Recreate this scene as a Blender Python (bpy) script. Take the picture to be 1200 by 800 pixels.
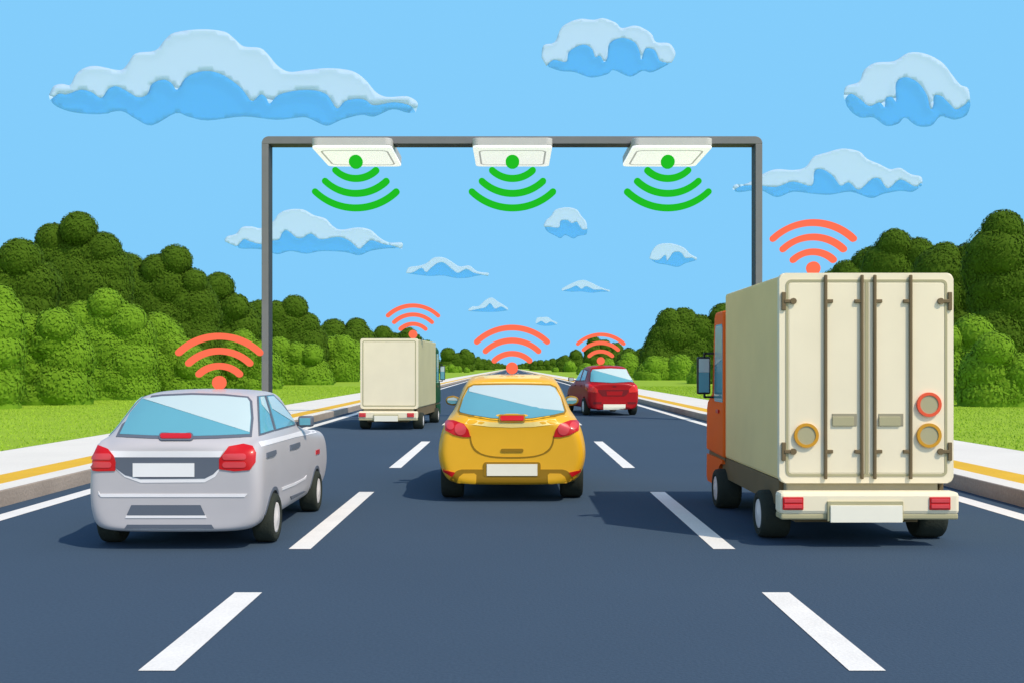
import bpy, bmesh, math, random
import numpy as np
from mathutils import Vector, Matrix
from mathutils.bvhtree import BVHTree
from mathutils.geometry import delaunay_2d_cdt, tessellate_polygon

for o in list(bpy.data.objects): bpy.data.objects.remove(o)
SC = bpy.context.scene
COL = SC.collection
R = math.radians
# ------------------------------------------------------------------ camera
H = 1.6; F = 1300.0; HX, HY = 600.0, 431.0
cd = bpy.data.cameras.new('camera'); cam = bpy.data.objects.new('camera', cd); COL.objects.link(cam)
cam.location = (0, 0, H); cam.rotation_euler = (R(90), 0, 0)
cd.sensor_width = 36; cd.lens = 36*F/1200; cd.shift_y = (HY-400)/1200
cd.clip_start = .1; cd.clip_end = 20000
SC.camera = cam
# ------------------------------------------------------------------ sky and sun
SUN_EL, SUN_AZ = 50.0, 46.0         # azimuth measured from straight behind the camera towards the right
w = bpy.data.worlds.new('World'); SC.world = w; w.use_nodes = True
nt = w.node_tree; N = nt.nodes; Lk = nt.links
N.clear()
out = N.new('ShaderNodeOutputWorld'); bg = N.new('ShaderNodeBackground'); bg.inputs[1].default_value = .15
sky = N.new('ShaderNodeTexSky'); sky.sky_type = 'NISHITA'; sky.sun_disc = False
sky.sun_elevation = R(SUN_EL); sky.sun_rotation = R(180-SUN_AZ); sky.air_density = 1.0; sky.dust_density = .6
# the clear even blue band of the low sky, passing into the plain daylight sky higher up
tc = N.new('ShaderNodeTexCoord'); sp = N.new('ShaderNodeSeparateXYZ'); mr = N.new('ShaderNodeMapRange')
mr.interpolation_type = 'SMOOTHSTEP'
mr.inputs['From Min'].default_value = .36; mr.inputs['From Max'].default_value = .62
mr.inputs['To Min'].default_value = 1.0; mr.inputs['To Max'].default_value = 0.0
mx = N.new('ShaderNodeMix'); mx.data_type = 'RGBA'
Lk.new(tc.outputs['Generated'], sp.inputs[0]); Lk.new(sp.outputs['Z'], mr.inputs['Value'])
my = N.new('ShaderNodeMapRange'); my.interpolation_type = 'SMOOTHSTEP'; my.inputs['From Min'].default_value = -.15; my.inputs['From Max'].default_value = .35
ml = N.new('ShaderNodeMath'); ml.operation = 'MULTIPLY'
Lk.new(sp.outputs['Y'], my.inputs['Value']); Lk.new(mr.outputs[0], ml.inputs[0]); Lk.new(my.outputs[0], ml.inputs[1]); Lk.new(ml.outputs[0], mx.inputs[0]); Lk.new(sky.outputs[0], mx.inputs[6])
mx.inputs[7].default_value = (2.28/2.05, 6.1/2.05, 9.7/2.05, 1)
Lk.new(mx.outputs[2], bg.inputs[0]); Lk.new(bg.outputs[0], out.inputs[0])
sd = bpy.data.lights.new('sun', 'SUN'); sun = bpy.data.objects.new('sun', sd); COL.objects.link(sun)
sd.energy = 2.3; sd.angle = R(.5); sd.color = (1, .87, .72)
tosun = Vector((math.sin(R(SUN_AZ))*math.cos(R(SUN_EL)), -math.cos(R(SUN_AZ))*math.cos(R(SUN_EL)), math.sin(R(SUN_EL))))
sun.rotation_euler = tosun.to_track_quat('Z', 'Y').to_euler(); sun.location = (20, -20, 30)
vs = SC.view_settings; vs.view_transform = 'Standard'; vs.look = 'None'; vs.gamma = 1; vs.use_curve_mapping = False
vs.exposure = 0.45
SC.cycles.max_bounces = 6

# ------------------------------------------------------------------ materials
def lin(h, k=1.0):
    h = h.lstrip('#'); c = [int(h[i:i+2], 16)/255 for i in (0, 2, 4)]
    return [min(.95, (x/12.92 if x <= .04045 else ((x+.055)/1.055)**2.4)*k) for x in c]
def mat(name, col, k=1.0, rough=.6, spec=.3, var=.06, scale=6, bump=0, bscale=60, coat=0, emit=0, fine=0, trans=0, metal=0):
    m = bpy.data.materials.new(name); m.use_nodes = True
    n = m.node_tree.nodes; l = m.node_tree.links; b = n['Principled BSDF']
    c = lin(col, k)
    b.inputs['Roughness'].default_value = rough; b.inputs['Specular IOR Level'].default_value = spec
    b.inputs['Coat Weight'].default_value = coat; b.inputs['Coat Roughness'].default_value = .12
    b.inputs['Metallic'].default_value = metal
    t = n.new('ShaderNodeTexCoord')
    ns = n.new('ShaderNodeTexNoise'); ns.inputs['Scale'].default_value = scale; ns.inputs['Detail'].default_value = 5
    l.new(t.outputs['Object'], ns.inputs['Vector'])
    r = n.new('ShaderNodeMapRange'); r.inputs['From Min'].default_value = .3; r.inputs['From Max'].default_value = .7
    r.inputs['To Min'].default_value = 1-var; r.inputs['To Max'].default_value = 1+var
    l.new(ns.outputs['Fac'], r.inputs['Value'])
    fac = r.outputs[0]
    if fine:
        n2 = n.new('ShaderNodeTexNoise'); n2.inputs['Scale'].default_value = bscale; n2.inputs['Detail'].default_value = 3
        l.new(t.outputs['Object'], n2.inputs['Vector'])
        r2 = n.new('ShaderNodeMapRange'); r2.inputs['From Min'].default_value = .3; r2.inputs['From Max'].default_value = .7
        r2.inputs['To Min'].default_value = 1-fine; r2.inputs['To Max'].default_value = 1+fine
        l.new(n2.outputs['Fac'], r2.inputs['Value'])
        mm = n.new('ShaderNodeMath'); mm.operation = 'MULTIPLY'; l.new(fac, mm.inputs[0]); l.new(r2.outputs[0], mm.inputs[1]); fac = mm.outputs[0]
    v = n.new('ShaderNodeVectorMath'); v.operation = 'SCALE'; v.inputs[0].default_value = c
    l.new(fac, v.inputs['Scale']); l.new(v.outputs[0], b.inputs['Base Color'])
    if bump:
        nb = n.new('ShaderNodeTexNoise'); nb.inputs['Scale'].default_value = bscale; nb.inputs['Detail'].default_value = 4
        l.new(t.outputs['Object'], nb.inputs['Vector'])
        bp = n.new('ShaderNodeBump'); bp.inputs['Strength'].default_value = bump; bp.inputs['Distance'].default_value = .02
        l.new(nb.outputs['Fac'], bp.inputs['Height']); l.new(bp.outputs[0], b.inputs['Normal'])
    if emit:
        b.inputs['Emission Color'].default_value = (*lin(col), 1); b.inputs['Emission Strength'].default_value = emit/1.366
    if trans:
        b.inputs['Transmission Weight'].default_value = 0
        b.inputs['Subsurface Weight'].default_value = 0
    return m
M = {
 'asphalt': mat('asphalt', '465869', .93, .95, .05, .03, .35, .2, 45, fine=.06),
 'paint': mat('road_paint', 'ece9df', 1.0, .7, .2, .05, 2.5, .2, 50, fine=.05),
 'yellow': mat('kerb_yellow', 'eebb26', .92, .7, .2, .05, 1.5, .15, 40, fine=.05),
 'slab': mat('pavement_concrete', 'ebe6d8', .95, .85, .2, .04, .6, .2, 40, fine=.04),
 'kerb': mat('kerb_concrete', 'a59788', 1.1, .85, .2, .08, 1.2, .4, 30, fine=.08),
 'grass': mat('grass', '9dbe3a', .86, .95, .05, .07, .5, .4, 14, fine=.07),
 'blade': mat('grass_blade', '9dbe3a', .95, .9, .05, .06, 1.4),
 'soil': mat('soil', '6b5a40', .8, .95, .1),
 'leafd': mat('leaf_dark', '466114', 1.0, .9, .1, .08, .9),
 'leafl': mat('leaf_light', '5c7d1c', 1.38, .9, .1, .08, 1.1),
 'bark': mat('bark', '5a4630', .8, .9, .1, .2, 8, .6, 20),
 'post': mat('gantry_grey', '6e6e6e', 1.15, .5, .4, .04, 2),
 'postd': mat('gantry_shade_bolt_grey', '3e4244', 1.0, .6, .3, .04, 2),  # dark tone for painted shade strips; also bolts and brackets
 'housing': mat('housing_grey', 'b9b7b5', 1.1, .5, .35, .03, 3),
 'panel': mat('glow_panel_white', 'f5f5f5', 1.0, .5, .3, .01, 3, emit=.7),  # no lamp: glow added so the downward sensor face stays white
 'groove': mat('panel_groove', 'b0b0b0', 1.0, .5, .3, .01, 3, emit=.55),  # shares the added glow of the sensor face
 'sigr': mat('signal_coral', 'fa6e50', .15, .5, 0, .01, 3, emit=.97),
 'sigg': mat('signal_green', '1fb421', .15, .5, 0, .01, 3, emit=.97),
 'silver': mat('silver_paint', 'b9b6b6', 1.05, .38, .4, .02, 3, coat=.04),
 'pale': mat('pale_highlight', 'e6e4e2', 1.1, .45, .4, .02, 3),  # painted highlights on the silver body
 'seal': mat('grey_seal', '606873', 1.0, .5, .3, .02, 3),
 'glass': mat('teal_glass', '6ab2c2', .85, .12, .5, .01, 3),
 'pale_refl': mat('pale_glass_reflection', 'cbe1e0', .85, .15, .5, .01, 3),  # painted window reflections; also headlamp lenses and the red car's mirrors
 'red': mat('lamp_red', 'c81117', 1.0, .35, .3, .02, 3, coat=.2),
 'redl': mat('lamp_pink', 'e54b50', .9, .35, .3, .02, 3, coat=.2),
 'plate': mat('plate_white', 'e5e4e0', 1.15, .45, .3, .02, 3),
 'tyre': mat('tyre_rubber', '2d322b', 1.2, .85, .2, .1, 12, .3, 60),
 'rim': mat('rim_grey', 'bdb9b4', 1.5, .45, .4, .03, 6),
 'gold': mat('gold_paint', 'e6ae20', 1.1, .36, .4, .02, 3, coat=.04),
 'goldl': mat('pale_gold_highlight', 'f6d484', 1.15, .38, .4, .02, 3, coat=.1),  # painted highlights on the yellow roof and tailgate
 'goldd': mat('dark_gold_trim', 'b28811', .72, .5, .3, .02, 3),
 'cream_pl': mat('plate_cream', 'e8e4cf', 1.15, .45, .3, .02, 3),
 'redp': mat('red_paint', 'ad0e18', .95, .4, .2, .02, 3, coat=.04),
 'redd': mat('dark_red_trim', '6e0a12', 1.1, .5, .3, .02, 3),
 'redm': mat('lamp_bright_red', 'd00d12', 1.2, .25, .5, .02, 3, coat=.2),
 'cream': mat('cream_paint', 'ebe0c0', 1.08, .55, .2, .03, 2),
 'tan': mat('tan_panel', 'c4a472', 1.95, .7, .08, .04, 1.5),
 'tan_sh': mat('tan_panel_shade', 'aea882', 1.3, .55, .3, .04, 1.5),  # side shade of the cream box put into a darker tan
 'tand': mat('tan_trim', 'a9a37e', 1.1, .55, .3, .03, 3),
 'tandd': mat('olive_grey_frame', '928c74', 1.2, .6, .3, .06, 3),
 'olive': mat('dark_olive_metal', '6b5c40', 1.2, .6, .3, .06, 4),
 'amber': mat('amber_ring', 'c8901e', 1.1, .4, .4, .02, 4),
 'orange': mat('orange_paint', 'e85018', 1.9, .6, .12, .02, 3),
 'oranger': mat('orange_ring', 'e25430', 1.1, .4, .4, .02, 3),
 'green': mat('dark_green_paint', '0f4723', 1.1, .5, .1, .02, 3, coat=.1),
 'black': mat('black_metal', '2a2f2a', 1.0, .5, .3, .03, 5),
}
def cloudmat(name, c, t):
    m = bpy.data.materials.new(name); m.use_nodes = True; n = m.node_tree.nodes; l = m.node_tree.links; n.clear()
    o = n.new('ShaderNodeOutputMaterial'); d = n.new('ShaderNodeBsdfDiffuse'); d.inputs[0].default_value = (*c, 1)
    tr = n.new('ShaderNodeBsdfTransparent'); mx_ = n.new('ShaderNodeMixShader'); mx_.inputs[0].default_value = t
    l.new(d.outputs[0], mx_.inputs[1]); l.new(tr.outputs[0], mx_.inputs[2]); l.new(mx_.outputs[0], o.inputs[0]); return m
M['cloudt'] = cloudmat('cloud_white', (.66, .80, .99), .5)
M['cloudb'] = cloudmat('cloud_blue', (.05, .42, .99), .64)
# ------------------------------------------------------------------ helpers
def link(o, parent=None):
    COL.objects.link(o)
    if parent is not None: o.parent = parent
    return o
def mesh_obj(name, verts, faces, m, parent=None, smooth=False):
    me = bpy.data.meshes.new(name); me.from_pydata([tuple(v) for v in verts], [], faces); me.update()
    if smooth:
        me.polygons.foreach_set('use_smooth', [True]*len(me.polygons))
    me.materials.append(m)
    return link(bpy.data.objects.new(name, me), parent)
def bobj(name, bm, m, parent=None, smooth=False):
    bmesh.ops.recalc_face_normals(bm, faces=bm.faces)
    me = bpy.data.meshes.new(name); bm.to_mesh(me); bm.free()
    if smooth: me.polygons.foreach_set('use_smooth', [True]*len(me.polygons))
    me.materials.append(m)
    return link(bpy.data.objects.new(name, me), parent)
def tag(o, label=None, cat=None, group=None, kind=None):
    if label: o['label'] = label
    if cat: o['category'] = cat
    if group: o['group'] = group
    if kind: o['kind'] = kind
    return o
def thing(name, label, cat, loc=(0, 0, 0), rz=0, group=None):
    o = bpy.data.objects.new(name, None); o.empty_display_size = .2; o.location = loc; o.rotation_euler = (0, 0, rz)
    link(o); return tag(o, label, cat, group)
def box(bm, x0, x1, y0, y1, z0, z1, bev=0, seg=2):
    r = bmesh.ops.create_cube(bm, size=1)
    vv = r['verts']
    for v in vv:
        v.co = Vector((x0+(v.co.x+.5)*(x1-x0), y0+(v.co.y+.5)*(y1-y0), z0+(v.co.z+.5)*(z1-z0)))
    if bev:
        ee = list({e for v in vv for e in v.link_edges})
        bmesh.ops.bevel(bm, geom=ee, offset=bev, segments=seg, affect='EDGES', profile=.5)
def B(*bxs, bev=0, seg=2):
    bm = bmesh.new()
    for b in bxs: box(bm, *b, bev=bev, seg=seg)
    return bm
def prism(bm, pts, axis, a, b, bev=0):
    """extrude the 2-D outline pts along axis 'x'/'y'/'z' from a to b"""
    def P(p, t):
        return {'x': Vector((t, p[0], p[1])), 'y': Vector((p[0], t, p[1])), 'z': Vector((p[0], p[1], t))}[axis]
    va = [bm.verts.new(P(p, a)) for p in pts]; vb = [bm.verts.new(P(p, b)) for p in pts]
    fs = [bm.faces.new(va), bm.faces.new(vb[::-1])]
    n = len(pts)
    for i in range(n): fs.append(bm.faces.new((va[i], vb[i], vb[(i+1) % n], va[(i+1) % n])))
    if bev:
        ee = list({e for v in va+vb for e in v.link_edges})
        bmesh.ops.bevel(bm, geom=ee, offset=bev, segments=2, affect='EDGES', profile=.5)
def rrect(x0, x1, z0, z1, r, n=5):
    p = []
    for cx, cz, a0 in ((x1-r, z1-r, 0), (x0+r, z1-r, 90), (x0+r, z0+r, 180), (x1-r, z0+r, 270)):
        for i in range(n+1):
            a = R(a0+90*i/n); p.append((cx+r*math.cos(a), cz+r*math.sin(a)))
    return p
def ring(bm, outer, inner, axis, a, b):
    n = len(outer)
    def P(p, t):
        return {'x': Vector((t, p[0], p[1])), 'y': Vector((p[0], t, p[1])), 'z': Vector((p[0], p[1], t))}[axis]
    V = [[bm.verts.new(P(p, t)) for p in poly] for poly, t in ((outer, a), (inner, a), (inner, b), (outer, b))]
    for k in range(4):
        A, C = V[k], V[(k+1) % 4]
        for i in range(n): bm.faces.new((A[i], A[(i+1) % n], C[(i+1) % n], C[i]))
def circ(cx, cz, r, n=24): return [(cx+r*math.cos(2*math.pi*i/n), cz+r*math.sin(2*math.pi*i/n)) for i in range(n)]
def spline(pts, closed=True, n=4):
    out = []; L = len(pts)
    rng = range(L) if closed else range(L-1)
    g = (lambda i: pts[i % L]) if closed else (lambda i: pts[max(0, min(L-1, i))])
    for i in rng:
        p0, p1, p2, p3 = g(i-1), g(i), g(i+1), g(i+2)
        for k in range(n):
            t = k/n
            out.append(tuple(.5*((2*p1[j]) + (-p0[j]+p2[j])*t + (2*p0[j]-5*p1[j]+4*p2[j]-p3[j])*t*t + (-p0[j]+3*p1[j]-3*p2[j]+p3[j])*t**3) for j in (0, 1)))
    if not closed: out.append(tuple(pts[-1]))
    return out
def at(px, py, Y): return Vector(((px-HX)*Y/F, Y, H-(py-HY)*Y/F))
def tri_poly(poly, step):
    """triangulate an outline with inner points every step"""
    P = np.array(poly); n = len(poly)
    xs = np.arange(P[:, 0].min()+step*.5, P[:, 0].max(), step); ys = np.arange(P[:, 1].min()+step*.5, P[:, 1].max(), step)
    g = np.array([(x+(j % 2)*step*.5, y) for j, y in enumerate(ys) for x in xs]) if len(xs) and len(ys) else np.zeros((0, 2))
    if len(g):
        Q = np.roll(P, -1, 0)
        ins = np.zeros(len(g), bool)
        for a, b in zip(P, Q):
            c = ((a[1] > g[:, 1]) != (b[1] > g[:, 1]))
            with np.errstate(divide='ignore', invalid='ignore'):
                ins ^= c & (g[:, 0] < (b[0]-a[0])*(g[:, 1]-a[1])/(b[1]-a[1]+1e-12)+a[0])
        d = edge_dist(g, P)
        g = g[ins & (d > step*.3)]
    vs_ = [Vector(p) for p in poly]+[Vector(p) for p in g]
    v, e, f, *_ = delaunay_2d_cdt(vs_, [], [list(range(n))], 1, 1e-5)
    return [tuple(p) for p in v], [list(q) for q in f]
def edge_dist(g, P):
    Q = np.roll(P, -1, 0); d = np.full(len(g), 1e9)
    for a, b in zip(P, Q):
        ab = b-a; t = np.clip(((g-a)@ab)/(ab@ab+1e-12), 0, 1)
        d = np.minimum(d, np.linalg.norm(g-(a+t[:, None]*ab), axis=1))
    return d
def boundary(faces):
    cnt = {}
    for f in faces:
        for i in range(len(f)):
            e = (f[i], f[(i+1) % len(f)]); k = tuple(sorted(e)); cnt.setdefault(k, []).append(e)
    return [v[0] for v in cnt.values() if len(v) == 1]

class Car:
    """a vehicle root with a solid body shell on which parts can be laid"""
    def __init__(s, root): s.root = root; s.M = Matrix.Translation(root.location) @ root.rotation_euler.to_matrix().to_4x4(); s.I = s.M.inverted()
    def shell(s, stations, m, wheels, r, name='body', arch=1.13):
        bm = bmesh.new(); rows = []
        for (y, prof) in stations:
            half = [(x, z) for x, z in prof]
            full = half + [(-x, z) for x, z in reversed(half[1:-1])]
            rows.append([bm.verts.new((x, y, z)) for x, z in full])
        n = len(rows[0])
        for a, b in zip(rows, rows[1:]):
            for i in range(n): bm.faces.new((a[i], a[(i+1) % n], b[(i+1) % n], b[i]))
        bm.faces.new(rows[0]); bm.faces.new(rows[-1][::-1])
        bmesh.ops.recalc_face_normals(bm, faces=bm.faces)
        o = bobj(name, bm, m, None, True)
        md = o.modifiers.new('s', 'SUBSURF'); md.levels = 3; md.render_levels = 3
        dg = bpy.context.evaluated_depsgraph_get(); dg.update()
        me = bpy.data.meshes.new_from_object(o.evaluated_get(dg))
        s.bvh = BVHTree.FromPolygons([v.co.copy() for v in me.vertices], [tuple(p.vertices) for p in me.polygons])
        cut = []
        wmax = max(v.co.x for v in me.vertices)
        for wy in wheels:
            for sx in (-1, 1):
                b2 = bmesh.new(); pts = circ(wy, r, r*arch, 32)
                prism(b2, pts, 'x', sx*(wmax-.24), sx*(wmax+.3)); c = bobj('cutter', b2, M['black']); cut.append(c)
                mb = o.modifiers.new('b', 'BOOLEAN'); mb.operation = 'DIFFERENCE'; mb.solver = 'EXACT'; mb.object = c
        dg = bpy.context.evaluated_depsgraph_get(); dg.update()
        me2 = bpy.data.meshes.new_from_object(o.evaluated_get(dg))
        o.modifiers.clear(); o.data = me2; o.parent = s.root
        me2.materials.clear(); me2.materials.append(m)
        me2.polygons.foreach_set('material_index', [0]*len(me2.polygons))
        try: me2.set_sharp_from_angle(angle=R(38))
        except Exception: pass
        for c in cut: bpy.data.objects.remove(c)
        s.body = o; return o
    def patch(s, name, poly, m, mode='cam', off=.006, step=None, parent=None, mirror=False, smooth=True, thick=.02, label=None):
        P = np.array(poly); ext = max(P[:, 0].ptp() if hasattr(P, 'ptp') else np.ptp(P[:, 0]), np.ptp(P[:, 1]))
        # densify the outline so that it can follow the curved body
        step = step or ext/14
        dp = []
        for a, b in zip(poly, list(poly[1:])+[poly[0]]):
            k = max(1, int(math.dist(a, b)/step)); dp += [(a[0]+(b[0]-a[0])*i/k, a[1]+(b[1]-a[1])*i/k) for i in range(k)]
        v2, f2 = tri_poly(dp, step)
        fr, bk = [], []
        ds = []
        hits = []
        for (u, v) in v2:
            if mode == 'cam':
                o0 = s.I @ Vector((0, 0, H)); d = (s.I.to_3x3() @ Vector(((u-HX)/F, 1, -(v-HY)/F))).normalized()
            elif mode == 'side': o0 = Vector((4, u, v)); d = Vector((-1, 0, 0))
            elif mode == 'front': o0 = Vector((u, 30, v)); d = Vector((0, -1, 0))
            else: o0 = Vector((u, -4, v)); d = Vector((0, 1, 0))
            h, nn, _, dist = s.bvh.ray_cast(o0, d)
            hits.append((o0, d, h, nn, dist))
        good = [h[4] for h in hits if h[2] is not None]
        mean = sum(good)/len(good) if good else 10
        for o0, d, h, nn, dist in hits:
            if h is None:
                p = o0+d*mean; h, nn, _, _ = s.bvh.find_nearest(p)
            if nn.dot(d) > 0: nn = -nn
            fr.append(h+nn*off); bk.append(h-nn*thick)
        nv = len(fr)
        verts = fr+bk
        faces = [f for f in f2]+[[i+nv for i in reversed(f)] for f in f2]
        for a, b in boundary(f2): faces.append([b, a, a+nv, b+nv])
        objs = []
        for mir in ((False, True) if mirror else (False,)):
            vv = [(-p[0], p[1], p[2]) for p in verts] if mir else verts
            bm = bmesh.new(); bv = [bm.verts.new(p) for p in vv]
            for f in faces:
                try: bm.faces.new([bv[i] for i in f])
                except ValueError: pass
            o = bobj(name, bm, m, parent or s.root, smooth)
            try: o.data.set_sharp_from_angle(angle=R(50))
            except Exception: pass
            if label: o['label'] = label
            objs.append(o)
        return objs[0] if not mirror else objs
    def wheel(s, wy, sx, xo, r, wd, rr, tyre='tyre', hollow=True):
        bm = bmesh.new()
        prof = [(xo-wd, rr*.8), (xo-wd, r*.9), (xo-wd*.93, r*.97), (xo-wd*.8, r), (xo-wd*.2, r), (xo-wd*.06, r*.96), (xo, r*.88), (xo, rr*1.12), (xo-.015, rr*1.02), (xo-.04, rr)]
        n = 40; rings = []
        for x, q in prof: rings.append([bm.verts.new((sx*x, wy+q*math.cos(2*math.pi*i/n), r+q*math.sin(2*math.pi*i/n))) for i in range(n)])
        for a, b in zip(rings, rings[1:]):
            for i in range(n): bm.faces.new((a[i], a[(i+1) % n], b[(i+1) % n], b[i]))
        bm.faces.new(rings[0]); bm.faces.new(rings[-1])
        o = bobj('wheel', bm, M[tyre], s.root, True)
        try: o.data.set_sharp_from_angle(angle=R(40))
        except Exception: pass
        bm = bmesh.new(); rings = []
        for x, q in [(xo-.035, rr*.99), (xo-.008, rr*.97), (xo-.014, rr*.84), (xo-.006, rr*.6), (xo+.0, rr*.25), (xo+.004, rr*.2)]:
            rings.append([bm.verts.new((sx*x, wy+q*math.cos(2*math.pi*i/n), r+q*math.sin(2*math.pi*i/n))) for i in range(n)])
        for a, b in zip(rings, rings[1:]):
            for i in range(n): bm.faces.new((a[i], a[(i+1) % n], b[(i+1) % n], b[i]))
        bm.faces.new(rings[-1]); bm.faces.new(rings[0])
        rm = bobj('rim', bm, M['rim'], o, True)
        return o

# ------------------------------------------------------------------ ground, road, kerbs
KX, YL0, YL1, GX = 5.89, 6.24, 6.77, 8.72
FAR = 7000
KZ = .19
def quad(name, x0, x1, y0, y1, z, m, ny=1):
    v = []; f = []
    for i in range(ny+1):
        y = y0+(y1-y0)*i/ny; v += [(x0, y, z), (x1, y, z)]
    for i in range(ny): f.append((2*i, 2*i+1, 2*i+3, 2*i+2))
    return mesh_obj(name, v, f, m)
tag(quad('ground', -FAR, FAR, -60, FAR, -.3, M['soil']), kind='structure')
tag(quad('road', -KX-.05, KX+.05, -40, FAR, 0, M['asphalt']), kind='structure')
for sx in (-1, 1):
    bm = bmesh.new(); a, b = sorted((sx*KX, sx*(KX+.2))); box(bm, a, b, -40, 3000, -.2, KZ, bev=.012)
    tag(bobj('kerb', bm, M['kerb']), kind='structure')
    a, b = sorted((sx*(KX+.2), sx*GX)); bm = B((a, b, -40, 3000, -.25, KZ-.004))
    tag(bobj('pavement', bm, M['slab']), kind='structure')
    # pale lip along the kerb top, yellow line behind it
    a, b = sorted((sx*(KX+.012), sx*YL0)); tag(quad('kerb_lip_marking', a, b, -40, 3000, KZ+.003, M['slab']), kind='structure')
    a, b = sorted((sx*YL0, sx*YL1)); tag(quad('yellow_line_marking', a, b, -40, 3000, KZ+.003, M['yellow']), kind='structure')
    a, b = sorted((sx*GX, sx*FAR)); tag(quad('grass_verge', a, b, -60, FAR, KZ-.002, M['grass']), kind='structure')
    a, b = sorted((sx*3.35*H, sx*3.50*H)); tag(quad('edge_line_marking', a, b, -40, 3000, .004, M['paint']), kind='structure')
DASH = [(-4, 1.5), (5.86, 7.91), (9.81, 14.34), (17.8, 24.2), (31.2, 40)]
y = 45
while y < 400: DASH.append((y, y+11)); y += 19
for sx in (-1, 1):
    v = []; f = []
    for (a, b) in DASH:
        k = len(v); x0, x1 = sorted((sx*(1.174*H-.097), sx*(1.174*H+.097)))
        v += [(x0, a, .004), (x1, a, .004), (x1, b, .004), (x0, b, .004)]; f.append((k, k+1, k+2, k+3))
    tag(mesh_obj('lane_marking', v, f, M['paint']), kind='structure')
# short grass standing on the verge
rng = np.random.default_rng(4)
n = 90000
yy = 11+ (1-rng.random(n)**.6)*0 + rng.random(n)**1.8*75; xx = GX+.03+rng.random(n)*9.2; sg = np.where(rng.random(n) < .5, -1, 1)
hh = .015+rng.random(n)*.03; an = rng.random(n)*6.283; wd = .008+yy*.0004
px_ = xx*sg
v = np.zeros((n, 3, 3)); c, s_ = np.cos(an), np.sin(an)
v[:, 0] = np.stack([px_-c*wd, yy-s_*wd, np.full(n, KZ-.01)], 1); v[:, 1] = np.stack([px_+c*wd, yy+s_*wd, np.full(n, KZ-.01)], 1)
v[:, 2] = np.stack([px_+(rng.random(n)-.5)*.05, yy+(rng.random(n)-.5)*.05, KZ+hh], 1)
def np_mesh(name, verts, nf, k, m, parent=None, smooth=False):
    me = bpy.data.meshes.new(name); me.vertices.add(len(verts)); me.vertices.foreach_set('co', verts.astype(np.float32).ravel())
    me.loops.add(nf*k); me.loops.foreach_set('vertex_index', np.arange(nf*k, dtype=np.int32))
    me.polygons.add(nf); me.polygons.foreach_set('loop_start', np.arange(0, nf*k, k, dtype=np.int32))
    try: me.polygons.foreach_set('loop_total', np.full(nf, k, dtype=np.int32))
    except Exception: pass
    me.update(calc_edges=True); me.materials.append(m)
    return link(bpy.data.objects.new(name, me), parent)
tag(np_mesh('grass_blades', v.reshape(-1, 3), n, 3, M['blade']), 'short light green grass standing on the roadside verges', 'grass', kind='stuff')

# ------------------------------------------------------------------ trees
ICO = bmesh.new(); bmesh.ops.create_icosphere(ICO, subdivisions=3, radius=1)
IV = np.array([v.co[:] for v in ICO.verts]); IF = np.array([[v.index for v in f.verts] for f in ICO.faces]); ICO.free()
trng = np.random.default_rng(11)
def crown(lobes, leaf, m, parent, name):
    """solid lumpy cores under a skin of small leaves, all one mesh"""
    L = np.array(lobes); V = []
    for i, (x, y, z, r) in enumerate(L):
        ph = trng.random(6)*6.28
        d = 1+.03*np.sin(IV[:, 0]*5+ph[0])*np.sin(IV[:, 1]*5+ph[1])+.025*np.sin(IV[:, 2]*9+ph[2])
        p = IV*(r*.93*d)[:, None]+[x, y, z]
        V.append(p[IF].reshape(-1, 3))
        nl = int(min(2600, 4*math.pi*r*r/(leaf*leaf)*1.5))
        u = trng.normal(size=(nl, 3)); u /= np.linalg.norm(u, axis=1)[:, None]
        u = u[u[:, 1] < .45]; nl = len(u)
        c = u*(r*(.93+.085*trng.random(nl)))[:, None]+[x, y, z]
        keep = c[:, 2] > KZ
        for j, (x2, y2, z2, r2) in enumerate(L):
            if j != i: keep &= np.linalg.norm(c-[x2, y2, z2], axis=1) > r2*.9
        c = c[keep]; u = u[keep]; nl = len(c)
        if not nl: continue
        nrm = u+trng.normal(size=(nl, 3))*.17; nrm /= np.linalg.norm(nrm, axis=1)[:, None]
        t = np.cross(nrm, trng.normal(size=(nl, 3))); t /= np.linalg.norm(t, axis=1)[:, None]; b = np.cross(nrm, t)
        sz = leaf*(.6+.6*trng.random(nl))[:, None]
        q = np.stack([c+t*sz*.8, c+b*sz*.42, c-t*sz*.8], 1); V.append(q.reshape(-1, 3))
        q = np.stack([c-t*sz*.8, c-b*sz*.42, c+t*sz*.8], 1); V.append(q.reshape(-1, 3))
    V = np.concatenate(V)
    return np_mesh(name, V, len(V)//3, 3, m, parent)
def trunk(parent, base, top, r, limbs, name='trunk'):
    bm = bmesh.new()
    def tube(a, b, ra, rb, n=8):
        a = Vector(a); b = Vector(b); q = (b-a).to_track_quat('Z', 'Y')
        A = [bm.verts.new(a+q@Vector((ra*math.cos(6.283*i/n), ra*math.sin(6.283*i/n), 0))) for i in range(n)]
        C = [bm.verts.new(b+q@Vector((rb*math.cos(6.283*i/n), rb*math.sin(6.283*i/n), 0))) for i in range(n)]
        for i in range(n): bm.faces.new((A[i], A[(i+1) % n], C[(i+1) % n], C[i]))
        bm.faces.new(A[::-1]); bm.faces.new(C)
    tube(base, top, r, r*.45)
    bv, tv = Vector(base), Vector(top)
    for i, l in enumerate(limbs): tube(bv.lerp(tv, .4+.12*(i % 4)), l, r*.4, r*.12)
    return bobj(name, bm, M['bark'], parent, True)
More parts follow.
